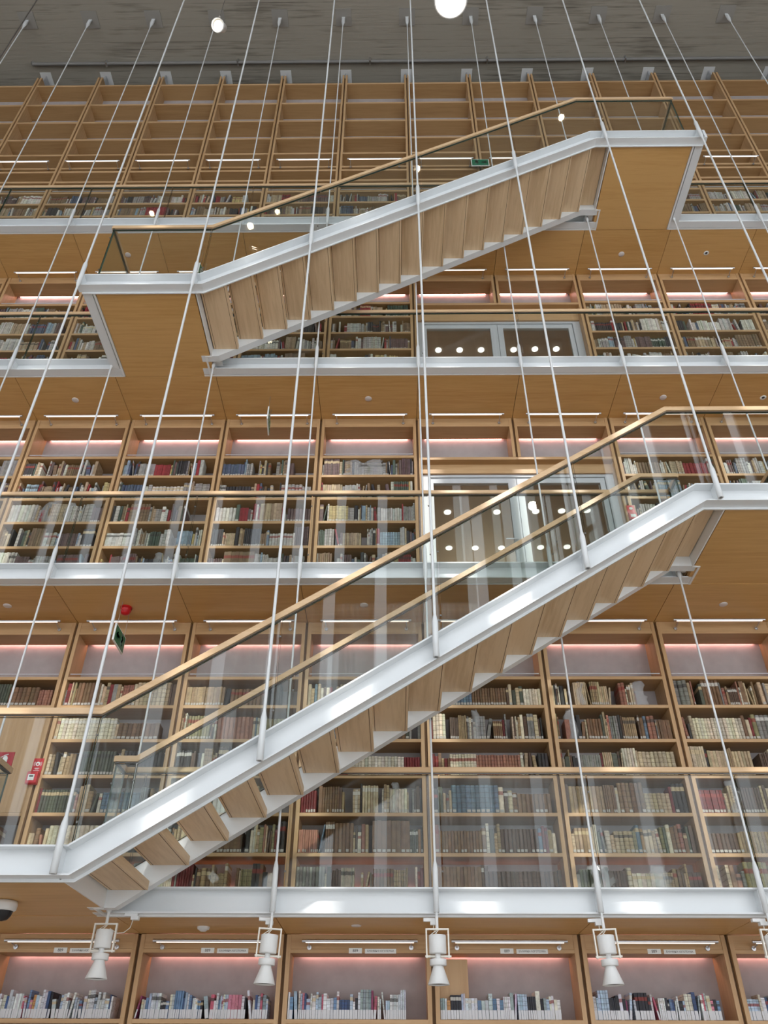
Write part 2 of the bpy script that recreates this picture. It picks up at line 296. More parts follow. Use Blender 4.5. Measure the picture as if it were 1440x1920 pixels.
# ------------------------------------------------------------------ galleries
def side_landing(l): return l in (1, 3)      # landing at the left end (levels 1 and 3)
def landing_x(l): return (-3.25, -2.09) if l in (1, 3) else (2.81, 3.95)
def channel(mb, x0, x1, z, yo=YBEAM, h=0.18, d=0.10):
    # C-section beam, open towards the hall, running along X
    mb.box(x0, x1, yo, yo + d, z, z + 0.012); mb.box(x0, x1, yo, yo + d, z + h - 0.012, z + h); mb.box(x0, x1, yo + d - 0.01, yo + d, z + 0.012, z + h - 0.012)
for l in (1, 2, 3, 4):
    z = SZ[l - 1]; x0l, x1l = landing_x(l)
    g = empty('gallery_walkway', (0, 6.9, z + 0.18), 'white-edged wood-lined walkway deck of the %s' % LV[l], 'walkway', 'gallery walkways')
    g.location = (0, 0, 0)
    spans = [(-12, x0l + 0.06), (-2.22, 13.99)] if side_landing(l) else [(-12, 2.86), (x1l - 0.06, 13.99)]
    for a, b in spans:
        mb = MB(); channel(mb, a, b, z)
        for k in range(-10, 12):
            x = XK(k)
            if a < x < b: mb.box(x - 0.006, x + 0.006, YBEAM + 0.015, YBEAM + 0.09, z + 0.012, z + 0.168)
        mb.build('edge_beam', 'white', g)
        MB().box(a, b, YBEAM + 0.108, YBEAM + 0.125, z - 0.004, z + 0.03).build('soffit_trim', 'whitem', g)
    MB().box(-11.99, 13.99, YBEAM + 0.1, YB, z + 0.05, z + 0.178).build('floor_slab', 'oak_x', g)
    for k in range(-10, 11):
        MB().box(XK(k) + 0.003, XK(k + 1) - 0.003, YBEAM + 0.127, YB + 0.01, z, z + 0.045).build('soffit_panel', 'soffit', g)
    # landing deck carried out to the stair
    yi = YOUT + 0.105
    MB().box(x0l, x1l, YOUT + 0.1, YBEAM + 0.12, z + 0.05, z + 0.178).build('landing_slab', 'oak_x', g)
    MB().box(x0l + 0.09 if side_landing(l) else x0l + 0.012, x1l - 0.012 if side_landing(l) else x1l - 0.09, yi, YBEAM + 0.121, z + 0.003, z + 0.045).build('landing_soffit', 'soffit', g)
    xe = x0l if side_landing(l) else x1l; s_ = 1 if side_landing(l) else -1
    mb = MB(); a, b = sorted((xe - 0.05 * s_, xe + 0.05 * s_))
    mb.box(a, b, YOUT + 0.1, YBEAM - 0.001, z, z + 0.012); mb.box(a, b, YOUT + 0.1, YBEAM - 0.001, z + 0.168, z + 0.18)
    c_, d_ = sorted((xe + 0.05 * s_, xe + 0.04 * s_)); mb.box(c_, d_, YOUT + 0.1, YBEAM - 0.001, z + 0.012, z + 0.168)
    mb.build('end_beam', 'white', g)
    e0, e1 = sorted((xe + 0.062 * s_, xe + 0.085 * s_)); MB().box(e0, e1, yi, YBEAM + 0.12, z - 0.006, z + 0.03).build('soffit_trim', 'whitem', g)
    for xq in ((x0l - 0.04, x0l + 0.14) if side_landing(l) else (x1l - 0.14, x1l + 0.04),) + (((xs_a, xs_b),) if 0 else ()):
        MB().box(xq[0], xq[1], YBEAM - 0.03, YBEAM + 0.126, z + 0.012, z + 0.03).build('corner_cover', 'whitem', g)
    # white closing plate on the stair side and trimmed slot around the hanger rods
    xs = x1l if side_landing(l) else x0l
    e0, e1 = sorted((xs, xs + 0.012 * s_)); MB().box(e0, e1, YOUT + 0.1, 6.25, z - 0.004, z + 0.178).build('closing_plate', 'whitem', g)
    xb_ = xs - 0.045 * s_; ss = -s_
    mb = MB(); e0, e1 = sorted((xb_, xb_ + 0.02 * ss)); mb.box(e0, e1, 6.25, YBEAM + 0.125, z - 0.008, z + 0.05)
    e0, e1 = sorted((xb_, xs + 0.01 * s_)); mb.box(e0, e1, 6.25, 6.262, z - 0.008, z + 0.05); mb.build('slot_trim', 'whitem', g)
    e0, e1 = sorted((xb_ - 0.02 * s_, xs + 0.16 * s_)); MB().box(e0, e1, YBEAM + 0.02, YBEAM + 0.126, z + 0.004, z + 0.02).build('corner_cover', 'whitem', g)
    e0, e1 = sorted((xb_, xs + 0.10 * s_)); MB().box(e0, e1, 6.26, YBEAM + 0.02, z + 0.06, z + 0.07).build('corner_cover', 'whitem', g)

# glass balustrades along the galleries
def glass_panel(mb, poly, y0, y1):
    n = len(poly); vs = [(x, y0, z) for x, z in poly] + [(x, y1, z) for x, z in poly]
    mb.add(vs, [tuple(range(n)), tuple(range(2 * n - 1, n - 1, -1))], 0)
    mb.add(vs, [(i, n + i, n + (i + 1) % n, (i + 1) % n) for i in range(n)], 1)
def yglass(mb, x0, x1, y0, y1, z0, z1):
    vs = [(x0, y0, z0), (x0, y1, z0), (x0, y1, z1), (x0, y0, z1), (x1, y0, z0), (x1, y1, z0), (x1, y1, z1), (x1, y0, z1)]
    mb.add(vs, [(0, 3, 2, 1), (4, 5, 6, 7)], 0); mb.add(vs, [(0, 1, 5, 4), (1, 2, 6, 5), (2, 3, 7, 6), (3, 0, 4, 7)], 1)
RAIL_Y = 6.50
for l in (1, 2, 3, 4):
    z = SZ[l - 1]; x0l, x1l = landing_x(l)
    spans = [(-12, x0l + 0.09, 'beyond the landing'), (x1l - 0.10, 14, 'past the stair')] if side_landing(l) else [(-12, x0l + 0.05, 'in front of the bookcases'), (x1l - 0.15, 14, 'beyond the landing')]
    for a, b, wh in spans:
        g = empty('balustrade', (0, 0, 0), 'glass balustrade with oak handrail on the %s, %s' % (LV[l], wh), 'railing', 'gallery balustrades')
        MB().bbox(a, b, RAIL_Y - 0.023, RAIL_Y + 0.023, z + 1.055, z + 1.10, 0.006).build('handrail', 'rail', g)
        MB().box(a, b, RAIL_Y - 0.005, RAIL_Y + 0.005, z + 1.048, z + 1.055).build('rail_channel', 'chan', g)
        xs = [a + 0.01] + [XK(k) + 0.06 for k in range(-9, 12) if a + 0.15 < XK(k) + 0.06 < b - 0.15] + [b - 0.01]
        for p, q in zip(xs, xs[1:]):
            if q < -7.5 or p > 8: continue
            mb = MB(); glass_panel(mb, [(p + 0.006, z + 0.182), (q - 0.006, z + 0.182), (q - 0.006, z + 1.036), (p + 0.006, z + 1.036)], RAIL_Y - 0.008, RAIL_Y + 0.008); mb.build('glass_panel', ['glass', 'gedge'], g)
            mb = MB()
            for zz in (z + 0.30, z + 0.9): mb.cyl((p, RAIL_Y - 0.014, zz), (p, RAIL_Y - 0.008, zz), 0.008, n=8)
            mb.build('glass_clip', 'chan', g)

# ------------------------------------------------------------------ staircases
def offset_path(path, off):
    out = []
    for i, p in enumerate(path):
        dirs = []
        if i > 0: dirs.append((Vector(path[i]) - Vector(path[i - 1])).normalized())
        if i < len(path) - 1: dirs.append((Vector(path[i + 1]) - Vector(path[i])).normalized())
        ns = [Vector((-d.y, d.x)) for d in dirs]; n = sum(ns, Vector((0, 0))).normalized(); k = off / max(0.3, n.dot(ns[0]))
        out.append((p[0] + n.x * k, p[1] + n.y * k))
    return out
def sweep(mb, path, o0, o1, y0, y1, mi=0):
    A, B = offset_path(path, o0), offset_path(path, o1); vs = []
    for (xa, za), (xb, zb) in zip(A, B): vs += [(xa, y0, za), (xa, y1, za), (xb, y1, zb), (xb, y0, zb)]
    fs = []; n = len(path)
    for i in range(n - 1):
        for j in range(4): fs.append((4 * i + j, 4 * i + 4 + j, 4 * i + 4 + (j + 1) % 4, 4 * i + (j + 1) % 4))
    fs += [(3, 2, 1, 0), (4 * n - 4, 4 * n - 3, 4 * n - 2, 4 * n - 1)]
    mb.add(vs, fs, mi)
SLOPE = 0.6285
def interp(path, x):
    for (a, za), (b, zb) in zip(path, path[1:]):
        if a <= x <= b: return za + (zb - za) * (x - a) / (b - a)
for si, l in enumerate((1, 3)):
    z = SZ[l - 1]
    nm = ['lower', 'upper'][si]
    st = empty('staircase', (0, 0, 0), '%s white steel staircase with oak treads, climbing from the %s to the %s' % (nm, LV[l], LV[l + 1]), 'staircase', 'hanging staircases')
    path = [(-3.30, z), (-2.0, z), (2.615, z + H), (3.99, z + H)]
    for (ya, yb, yw0, yw1, pp, lab) in ((YOUT, YOUT + 0.10, YOUT + 0.088, YOUT + 0.1, path, 'outer'), (6.245, 6.335, 6.245, 6.257, [(-2.20, z), (-2.0, z), (2.615, z + H), (2.84, z + H)], 'inner')):
        mb = MB(); sweep(mb, pp, 0.0, 0.012, ya, yb); sweep(mb, pp, 0.168, 0.18, ya, yb); sweep(mb, pp, 0.012, 0.168, yw0, yw1)
        if lab == 'outer':
            for k in range(-3, 4):
                x = XK(k); a = interp(path, max(path[0][0] + .02, min(x, path[-1][0] - .02)))
                mb.box(x - 0.006, x + 0.006, ya + 0.012, yw0, a + 0.02, a + 0.175)
            # inner lip seen from below
            sweep(mb, pp, -0.02, 0.03, YOUT + 0.1, YOUT + 0.112)
        mb.build('stringer', 'white', st)
    # closing gusset at the landing ends
    mb = MB(); xg = -3.30 if True else 0
    mb.box(-3.33, -3.30, YOUT, YOUT + 0.10, z, z + 0.18); mb.build('end_cap', 'white', st)
    MB().box(3.99, 4.02, YOUT, YOUT + 0.10, z + H, z + H + 0.18).build('end_cap', 'white', st)
    proto = None
    for i in range(17):
        xa = -2.065 + 0.2718 * i; zb = z + 0.104 + 0.1708 * i
        if proto is None:
            mb = MB(); mb.box(0, 0.284, 0, 0.90, 0.0, 0.062, 0)
            mb2 = MB(); mb2.box(0.0185, 0.0225, 0.002, 0.898, -0.0008, 0.004); mb2.box(0.2615, 0.2655, 0.002, 0.898, -0.0008, 0.004)
            tr = mb.build('tread', 'tread', st); gr = mb2.build('shadow_groove', 'groove', tr)
            # nosing lip: the riser side strip, set back, the shade of its facing put into the colour
            ns = MB().box(-0.006, 0.0, 0.0, 0.90, 0.018, 0.062).build('nosing', 'shaded_edge', tr)
            proto = tr
        else:
            tr = copy_tree(proto, st)
        tr.location = (xa, YOUT + 0.104, zb + 0.012)
    MB().box(2.56, 2.79, YOUT + 0.104, 6.243, z + H + 0.104, z + H + 0.165).build('landing_board', 'tread', st)
    # balustrades of the flight
    for (yy, xl, xr, nm2) in ((YOUT + 0.045, -3.17, 3.80, 'outer'), (6.24, -2.205, 2.88, 'inner')):
        rp = [(xl, z + 1.055), (-2.03, z + 1.055), (2.51, z + H + 1.055), (xr, z + H + 1.055)]
        b = MB(); sweep(b, rp, 0, 0.045, yy - 0.023, yy + 0.023); b.build('handrail', 'rail', st)
        b = MB(); sweep(b, rp, -0.007, 0.0, yy - 0.005, yy + 0.005); b.build('rail_channel', 'chan', st)
        rb = [(xl - 1, z + 0.182), (-2.055, z + 0.182), (2.563, z + H + 0.182), (xr + 1, z + H + 0.182)]; rtp = [(xl, z + 1.036), (-2.03, z + 1.036), (2.51, z + H + 1.036), (xr, z + H + 1.036)]
        cuts = sorted([xl] + [XK(k) + 0.05 for k in range(-2, 3) if xl + .1 < XK(k) + 0.05 < xr - .1] + [xr])
        for p, q in zip(cuts, cuts[1:]):
            ks = [x for x, _ in rb if p + .02 < x < q - .02]; kt = [x for x, _ in rtp if p + .02 < x < q - .02]
            poly = [(x, interp(rb, x)) for x in [p + 0.006] + ks + [q - 0.006]] + [(x, interp(rtp, min(max(x, xl), xr))) for x in [q - 0.006] + kt[::-1] + [p + 0.006]]
            b = MB(); glass_panel(b, poly, yy - 0.008, yy + 0.008); b.build('glass_panel', ['glass', 'gedge'], st)
            b = MB()
            for t in (0.12, 0.7):
                zz = interp(rb, p + .02) + t; b.cyl((p, yy - 0.014, zz), (p, yy - 0.008, zz), 0.008, n=8)
            b.build('glass_clip', 'chan', st)
    # returns of rail and glass at the ends of the landings, and short links on the inner side
    for (xr, zz, ya, yb) in ((-3.165, z, YOUT + 0.045, RAIL_Y), (3.80, z + H, YOUT + 0.045, RAIL_Y), (-2.205, z, 6.24, RAIL_Y), (2.88, z + H, 6.24, RAIL_Y)):
        MB().box(xr - 0.017, xr + 0.017, ya - 0.017, yb + 0.017, zz + 1.055, zz + 1.10).build('return_rail', 'rail', st)
        MB().box(xr - 0.012, xr + 0.012, ya, yb, zz + 1.046, zz + 1.055).build('rail_channel', 'chan', st)
        b = MB(); yglass(b, xr - 0.008, xr + 0.008, ya + 0.02, yb - 0.02, zz + 0.182, zz + 1.036); b.build('glass_panel', ['glass', 'gedge'], st)

# ------------------------------------------------------------------ suspension rods
def sleeve(mb, x, y, z0, z1, r, R, t=0.05, lower=True):
    pr = [(r, z1 + t), (R, z1), (R, z0)] + ([(r, z0 - t)] if lower else [(R * 0.2, z0)])
    mb.lathe((x, y, 0), pr, 12)
for k in range(-3, 4):
    x = XK(k); y = YRODO; g = empty('suspension_rod', (0, 0, 0), 'white rod of the outer row carrying the stairs, %s from the left' % ORD[k + 3], 'rod', 'outer stair rods')
    def sz(z): 
        p = [(-3.32, z), (-2.0, z), (2.615, z + H), (3.99, z + H)]; return interp(p, min(x, 3.98))
    zb = sz(SZ[0])
    MB().cyl((x, y, zb), (x, y, CEIL), 0.012, n=10).build('rod_bar', 'white', g)
    for j, z in enumerate((SZ[0], SZ[2])):
        b = MB(); sleeve(b, x, y, sz(z) - (0 if j == 0 else 0.03), sz(z) + 0.29, 0.0135, 0.023, 0.05, j == 1); b.build('sleeve', 'white', g)
        MB().box(x - 0.008, x + 0.008, y + 0.005, YOUT + 0.02, sz(z) + 0.01, sz(z) + 0.18).build('fin_plate', 'white', g)
    MB().box(x - 0.15, x + 0.15, y - 0.15, y + 0.15, CEIL - 0.012, CEIL).build('ceiling_plate', 'concrete', g)
for n_, k in enumerate(range(-8, 8)):
    x = XK(k); y = YROD; g = empty('suspension_rod', (0, 0, 0), 'thin white rod of the inner row along the galleries, %s from the left' % nth(n_), 'rod', 'inner gallery rods')
    MB().cyl((x, y, SZ[0] - (0.03 if -3 < k < 5 else 0)), (x, y, CEIL - 0.1), 0.0095, n=10).build('rod_bar', 'white', g)
    for j, z in enumerate(SZ):
        b = MB(); sleeve(b, x, y, z - 0.0, z + 0.30, 0.0115, 0.021, 0.05, j > 0); b.build('sleeve', 'white', g)
    b = MB(); b.lathe((x, y, 0), [(0.0115, CEIL - 0.36), (0.034, CEIL - 0.22), (0.034, CEIL - 0.1)], 10); b.box(x - 0.03, x + 0.03, y - 0.01, y + 0.01, CEIL - 0.12, CEIL - 0.01); b.build('clevis', 'white', g)
    pm = mat('painted_plate', (0.30, 0.285, 0.26), 0.7) if n_ == 0 else pm
    MB().box(x - 0.15, x + 0.15, y - 0.15, y + 0.15, CEIL - 0.012, CEIL).build('ceiling_plate', pm, g)
b = MB(); b.cyl((-7.06, 7.17, CEIL - 0.06), (9.5, 7.17, CEIL - 0.06), 0.032, n=10); b.cyl((-7.06, 7.17, CEIL - 0.06), (-7.06, 7.17, CEIL - 0.02), 0.04, n=10)
pp = empty('pipe', (0, 0, 0), 'grey conduit pipe running along the concrete ceiling above the bookcases', 'pipe')
b.build('pipe_run', mat('grey_pipe', (0.22, 0.21, 0.2), 0.5), pp)
for x in (-5.6, -3.0, -0.4, 1.9, 4.6): MB().box(x - 0.012, x + 0.012, 7.125, 7.215, CEIL - 0.11, CEIL - 0.001).build('pipe_clamp', 'alu', pp)

# ------------------------------------------------------------------ bookcases
SHELF = [0.29, 0.63, 0.97, 1.31, 1.65, 1.99, 2.29]
def shelf(g, xa, xb, zt, th=0.032, back=YB, m='oak_x', key={}):
    k = (round(xb - xa, 4), th, m, back)
    if k not in key: key[k] = MB().bbox(0, xb - xa, D2 + 0.002, D2 + 0.012, -th, 0, 0.003).box(0, xb - xa, D2 + 0.012, back, -th + 0.0005, -0.0005, 1).mesh('shelf', [m, 'oak_shaded'])
    o = link('shelf', key[k], g); o.location = (xa, 0, zt); return o
def side(g, x, z0, z1, key={}):
    k = round(z1 - z0, 4)
    if k not in key: key[k] = MB().bbox(-0.0175, 0.0175, D2, YB, 0, z1 - z0, 0.002).mesh('side_panel', 'oak_z')
    o = link('side_panel', key[k], g); o.location = (x, 0, z0); return o
tubeproto = None
def tube_light(g, x0, x1, z):
    global tubeproto
    hw = 0.465; xc = (x0 + x1) / 2 + 0.015
    t = empty('tube_lamp', (xc, 7.17, z), 'slim tube lamp', 'lamp', 'bookcase tube lamps')
    MB().cyl((-hw, 0, 0), (hw, 0, 0), 0.0125, n=10).build('tube', 'alu', t)
    b = MB(); b.box(-hw + 0.03, hw - 0.03, -0.008, 0.008, -0.0145, -0.010); b.build('diffuser', 'tube', t)
    b = MB()
    for s in (-1, 1):
        MB().cyl((s * (hw - 0.05), 0.0, -0.004), (s * (hw - 0.05), D2 - 7.17 - 0.004, -0.03), 0.006, n=6).build('bracket_arm', 'alu', t)
        MB().cyl((s * (hw - 0.05), D2 - 7.17 - 0.008, -0.03), (s * (hw - 0.05), D2 - 7.17, -0.03), 0.018, n=12).build('base_disc', 'alu', t)
    return t
def led(g, xa, xb, z, y=YB - 0.03, m='led'):
    MB().box(xa + 0.06, xb - 0.06, y - 0.006, y + 0.006, z - 0.012, z).build('led_strip', m, g)
def relabel(o, s): o['label'] = s
KR = {0: range(-4, 5), 1: range(-5, 6), 2: range(-5, 6), 3: range(-6, 7), 4: range(-8, 8)}
bays = {}
CASEWORD = {0: 'with shelves of paperbacks', 1: 'of old bound books', 2: 'of mixed bound books', 3: 'of bound books', 4: 'with mostly empty shelves'}
for l in range(5):
    zf = 0.0 if l == 0 else SZ[l - 1] + 0.178
    for n_, k in enumerate(KR[l]):
        xa, xb = XK(k) + 0.0135, XK(k + 1) - 0.0135; xi, xo = xa + 0.035, xb - 0.035
        door = l in (2, 3) and k in (0, 1)
        z = SZ[l] if l < 4 else None
        if door: lab = 'oak cabinet above the glass doors of the %s, %s half' % (LV[l], 'hinge' if k == 0 else 'handle')
        else: lab = 'oak bookcase %s on the %s, %s bay from the left' % (CASEWORD[l], LV[l], nth(n_))
        g = empty('bookcase', (0, 0, 0), lab, 'bookcase', 'oak bookcases on the %s' % LV[l]); bays[(l, k)] = (g, xi, xo)
        if l < 4:
            zt = z - 0.004; zrail = z - 0.11; zbase = SZ[l - 1] if l else z - 2.904
            if door:
                zdiv = zbase + 2.26
                side(g, xa + 0.0175, zf if k == 0 else zdiv, zt); side(g, xb - 0.0175, zf if k == 1 else zdiv, zt)
                shelf(g, xi - (0.06 if k == 1 else 0), xo + (0.06 if k == 0 else 0), zdiv, 0.04)
            else:
                side(g, xa + 0.0175, zf, zt); side(g, xb - 0.0175, zf, zt)
            MB().box(xi, xo, D2 + 0.006, D2 + 0.02, zrail, zt).build('fascia', 'oak_x', g)
            shelf(g, xi, xo, zrail, 0.03, YB - 0.05)
            MB().box(xi, xo, YB - 0.05, YB, zrail + 0.025, zrail + 0.03).build('led_housing', 'alu', g)
            MB().box(xi, xo, YB, YB + 0.01, (zbase + 2.26) if door else (zf + 0.02), zt).build('back_panel', 'back', g)
            led(g, xi, xo, zrail + 0.012, YB - 0.022)
            t = tube_light(g, xa, xb, z - 0.055 if l else z - 0.072)
            relabel(t, 'silver tube lamp over the %s bay from the left of the %s' % (nth(n_), LV[l]))
            if not door:
                for j, s in enumerate(SHELF):
                    zz = zbase + s
                    if (l == 0 and j == 6) or ((l, k) == (1, -4) and j in (3, 4)): continue
                    if l == 0 and j == 5: zz = 2.137; 
                    shelf(g, xi, xo, zz, 0.032 if l < 2 else 0.036)
                if l: MB().cyl((xi + 0.01, D2 + 0.02, zbase + 2.325), (xo - 0.01, D2 + 0.02, zbase + 2.325), 0.006, n=8).build('book_stop_rail', 'alu', g)
                if l in (1, 2): led(g, xi, xo, zbase + 0.29 + 0.10, YB - 0.012, 'lowglow')  # hidden strip added behind the books for an orange glow
        else:
            side(g, xa + 0.0175, zf, 17.76); side(g, xb - 0.0175, zf, 17.76)
            MB().box(xi, xo, YB, YB + 0.01, zf, 17.44).build('back_panel', 'back', g)
            for s in (12.08, 12.42, 12.74, 13.044, 13.391, 13.72, 14.048, 14.36, 14.472, 14.904, 15.416, 16.029, 16.685, 17.443): shelf(g, xi, xo, s, 0.045 if s > 13 else 0.036)
            MB().cyl((xi + 0.01, D2 + 0.02, 13.77), (xo - 0.01, D2 + 0.02, 13.77), 0.006, n=8).build('book_stop_rail', 'alu', g)
            led(g, xi, xo, 14.33)
            t = tube_light(g, xa, xb, 14.45); relabel(t, 'lit tube lamp on the tall top gallery shelving, %s from the left' % nth(n_))
            br = empty('ceiling_bracket', (XK(k), 7.48, CEIL), 'galvanised bracket tying the top gallery uprights to the concrete ceiling, %s from the left' % nth(n_), 'bracket', 'ceiling brackets')
            MB().box(-0.108, 0.108, -0.13, 0.13, -0.012, 0).build('plate', 'whitem', br)
            b = MB(); b.box(-0.012, 0.012, -0.06, 0.10, -0.36, -0.012); b.build('fin', 'alu', br)
            MB().cyl((-0.03, -0.02, -0.30), (0.03, -0.02, -0.30), 0.014, n=8).build('bolt', 'alu', br)
            MB().box(XK(k) - 0.012, XK(k) + 0.012, D2 + 0.035, YB, zf, 17.7).build('gap_filler', 'shadegap', g)
        if l < 4 and not (door and k == 1): MB().box(XK(k) - 0.0132, XK(k) + 0.0132, D2 + 0.035, YB, zf, z - 0.006).build('gap_filler', 'shadegap', g)
        if door and k == 1: MB().box(XK(k) - 0.0132, XK(k) + 0.0132, D2 + 0.035, YB, zbase + 2.26, z - 0.006).build('gap_filler', 'shadegap', g)

# closed oak cupboard in the first gallery, plus the little column cover at the ground floor
g, xi, xo = bays[(1, -4)]
MB().box(xi + 0.003, xo - 0.003, D2 + 0.008, D2 + 0.028, 3.705, 4.66).build('cupboard_door', 'oak_z', g)
g, xi, xo = bays[(0, 0)]
MB().box(xi + 0.002, xi + 0.24, YB - 0.18, YB - 0.002, 2.14, 2.562).build('column_cover', 'oak_z', g)
# bay labels
SG = [(-3, -2.769), (-2, -1.565), (-1, -0.361), (0, 0.8695), (1, 2.0616), (2, 3.264)]
for k, xl in SG:
    g = bays[(0, k)][0]
    tx = empty('shelf_sign', (0, 0, 0), 'white 889 sign with Greek title on the %s ground floor bookcase' % nth(k + 4), 'sign', 'shelf signs')
    MB().box(xl, xl + 0.107, D2 - 0.003, D2 + 0.001, 2.589, 2.626).build('number_plate', 'signw', tx)
    MB().box(xl + 0.131, xl + 0.385, D2 - 0.003, D2 + 0.001, 2.588, 2.622).build('title_plate', 'signw', tx)
    text('number_text', '889', 0.030, (xl + 0.0535, D2 - 0.0035, 2.607), 'ink', tx)
    o = text('title_text', 'ΕΛΛΗΝΙΚΗ ΛΟΓΟΤΕΧΝΙΑ', 0.0185, (xl + 0.258, D2 - 0.0035, 2.605), 'ink', tx)

# ------------------------------------------------------------------ double glass doors and the rooms behind
for di, l in enumerate((2, 3)):
    z = SZ[l - 1]; zt = z + (2.085 if l == 2 else 1.995); zg = zt - 0.112; y = 7.45; z0 = z + 0.178
    xA, xB = XK(0) + 0.05, XK(2) - 0.05
    d = empty('door_%d' % (di + 1), (0, 0, 0), 'grey-white steel double door with glass leaves on the %s' % LV[l], 'door', 'gallery doors'); d['kind'] = 'structure'
    b = MB(); b.box(xA, xA + 0.07, y - 0.02, y + 0.08, z0, zt); b.box(xB - 0.10, xB, y - 0.02, y + 0.08, z0, zt); b.box(xA + 0.07, xB - 0.10, y - 0.02, y + 0.08, zt - 0.035, zt); b.build('door_frame', 'doorw', d)
    xm = 1.505
    for s, (a, c) in enumerate(((xA + 0.075, xm - 0.003), (xm + 0.003, xB - 0.105))):
        lf = MB()
        w_ = 0.07 if s == 0 else 0.09
        lf.box(a, a + (0.06 if s == 0 else 0.075), y, y + 0.05, z0 + 0.01, zt - 0.04); lf.box(c - (0.10 if s == 0 else 0.06), c, y, y + 0.05, z0 + 0.01, zt - 0.04); aa, cc = a + (0.06 if s == 0 else 0.075), c - (0.10 if s == 0 else 0.06); lf.box(aa, cc, y, y + 0.05, zg, zt - 0.04); lf.box(aa, cc, y, y + 0.05, z0 + 0.01, z0 + 0.12)
        lo = lf.build('door_leaf', 'doorw', d)
        b = MB(); b.box(aa, cc, y + 0.02, y + 0.03, z0 + 0.12, zg); b.build('door_pane', 'glassdoor', lo)
        if s == 0: MB().cyl((c - 0.06, y - 0.04, z0 + 0.95), (c - 0.2, y - 0.04, z0 + 0.95), 0.009, n=8).build('door_handle', 'alu', lo)
    MB().box(xA - 0.02, xB + 0.02, D2 + 0.10, D2 + 0.12, zt, z + 2.225).build('door_panel', 'oak_x', d)
    # room behind
    r = struct('wall_inner_%d' % (di + 1), MB().box(-2, 5, 12.3, 12.4, z, z + 2.9).box(-2.1, -2, 7.82, 12.3, z, z + 2.9).box(5, 5.1, 7.82, 12.3, z, z + 2.9), mat('dim_room_wall', (0.42, 0.37, 0.32), 0.8))
    struct('ceiling_inner_%d' % (di + 1), MB().box(-2, 5, 7.8, 12.3, z + 2.62, z + 2.7), mat('dim_room_ceiling', (0.45, 0.37, 0.30), 0.6))
    struct('floor_inner_%d' % (di + 1), MB().box(-2, 5, 7.4, 12.3, z + 0.1, z + 0.176), 'oak_x')
    ll = bpy.data.lights.new('room_fill', 'POINT'); ll.energy = 55; ll.shadow_soft_size = 0.25; ll.color = (1.0, 0.86, 0.72); lo_ = bpy.data.objects.new('room_fill', ll); COL.objects.link(lo_); lo_.location = (1.5, 10.9, z + 1.5)  # unseen fill light added to brighten the room behind the doors
    pts = [(0.78, 8.89), (1.47, 8.89), (2.01, 8.88), (2.37, 8.87), (2.72, 8.86), (0.85, 9.78), (1.24, 9.78), (1.63, 9.78), (2.21, 9.77), (2.6, 9.76)] if l == 2 else [(0.744, 8.5), (1.08, 8.5), (1.417, 8.5), (1.93, 8.5), (2.264, 8.49), (2.6, 8.49)]
    for i, (px, py) in enumerate(pts):
        rr = 'front' if i < (5 if l == 2 else 6) else 'back'
        t = tag(MB().cyl((px, py, z + 2.605), (px, py, z + 2.62), 0.05, n=16).build('ceiling_downlight', 'lampsoft'), 'small round white downlight seen through the %s doors, %s in the %s row' % (LV[l], nth(i if rr == 'front' else i - 5), rr), 'light', 'downlights behind the doors')

# ------------------------------------------------------------------ books
rng = random.Random(7)
PAL_OLD = [((0.36, 0.255, 0.14), 5), ((0.48, 0.37, 0.23), 7), ((0.68, 0.61, 0.46), 3), ((0.20, 0.115, 0.06), 7), ((0.52, 0.43, 0.29), 5), ((0.115, 0.07, 0.045), 6), ((0.17, 0.025, 0.025), 4), ((0.04, 0.037, 0.035), 5), ((0.085, 0.095, 0.065), 3), ((0.60, 0.55, 0.44), 3), ((0.36, 0.165, 0.11), 2), ((0.24, 0.235, 0.21), 3), ((0.13, 0.19, 0.25), 1), ((0.27, 0.24, 0.12), 2)]
PAL_MIX = [((0.50, 0.48, 0.44), 8), ((0.64, 0.61, 0.54), 6), ((0.34, 0.32, 0.30), 6), ((0.42, 0.32, 0.21), 6), ((0.24, 0.165, 0.10), 6), ((0.30, 0.04, 0.045), 3), ((0.05, 0.047, 0.05), 5), ((0.28, 0.36, 0.43), 2), ((0.09, 0.115, 0.17), 2), ((0.09, 0.12, 0.09), 2), ((0.48, 0.38, 0.17), 1), ((0.15, 0.10, 0.095), 5)]
PAL_NEW = [((0.70, 0.72, 0.74), 12), ((0.62, 0.66, 0.72), 6), ((0.42, 0.53, 0.66), 6), ((0.52, 0.60, 0.62), 3), ((0.72, 0.70, 0.60), 3), ((0.52, 0.12, 0.18), 3), ((0.60, 0.22, 0.30), 2), ((0.03, 0.03, 0.04), 5), ((0.05, 0.09, 0.20), 4), ((0.14, 0.24, 0.40), 3), ((0.24, 0.05, 0.12), 2), ((0.30, 0.38, 0.40), 2), ((0.55, 0.45, 0.60), 1), ((0.62, 0.32, 0.12), 1)]
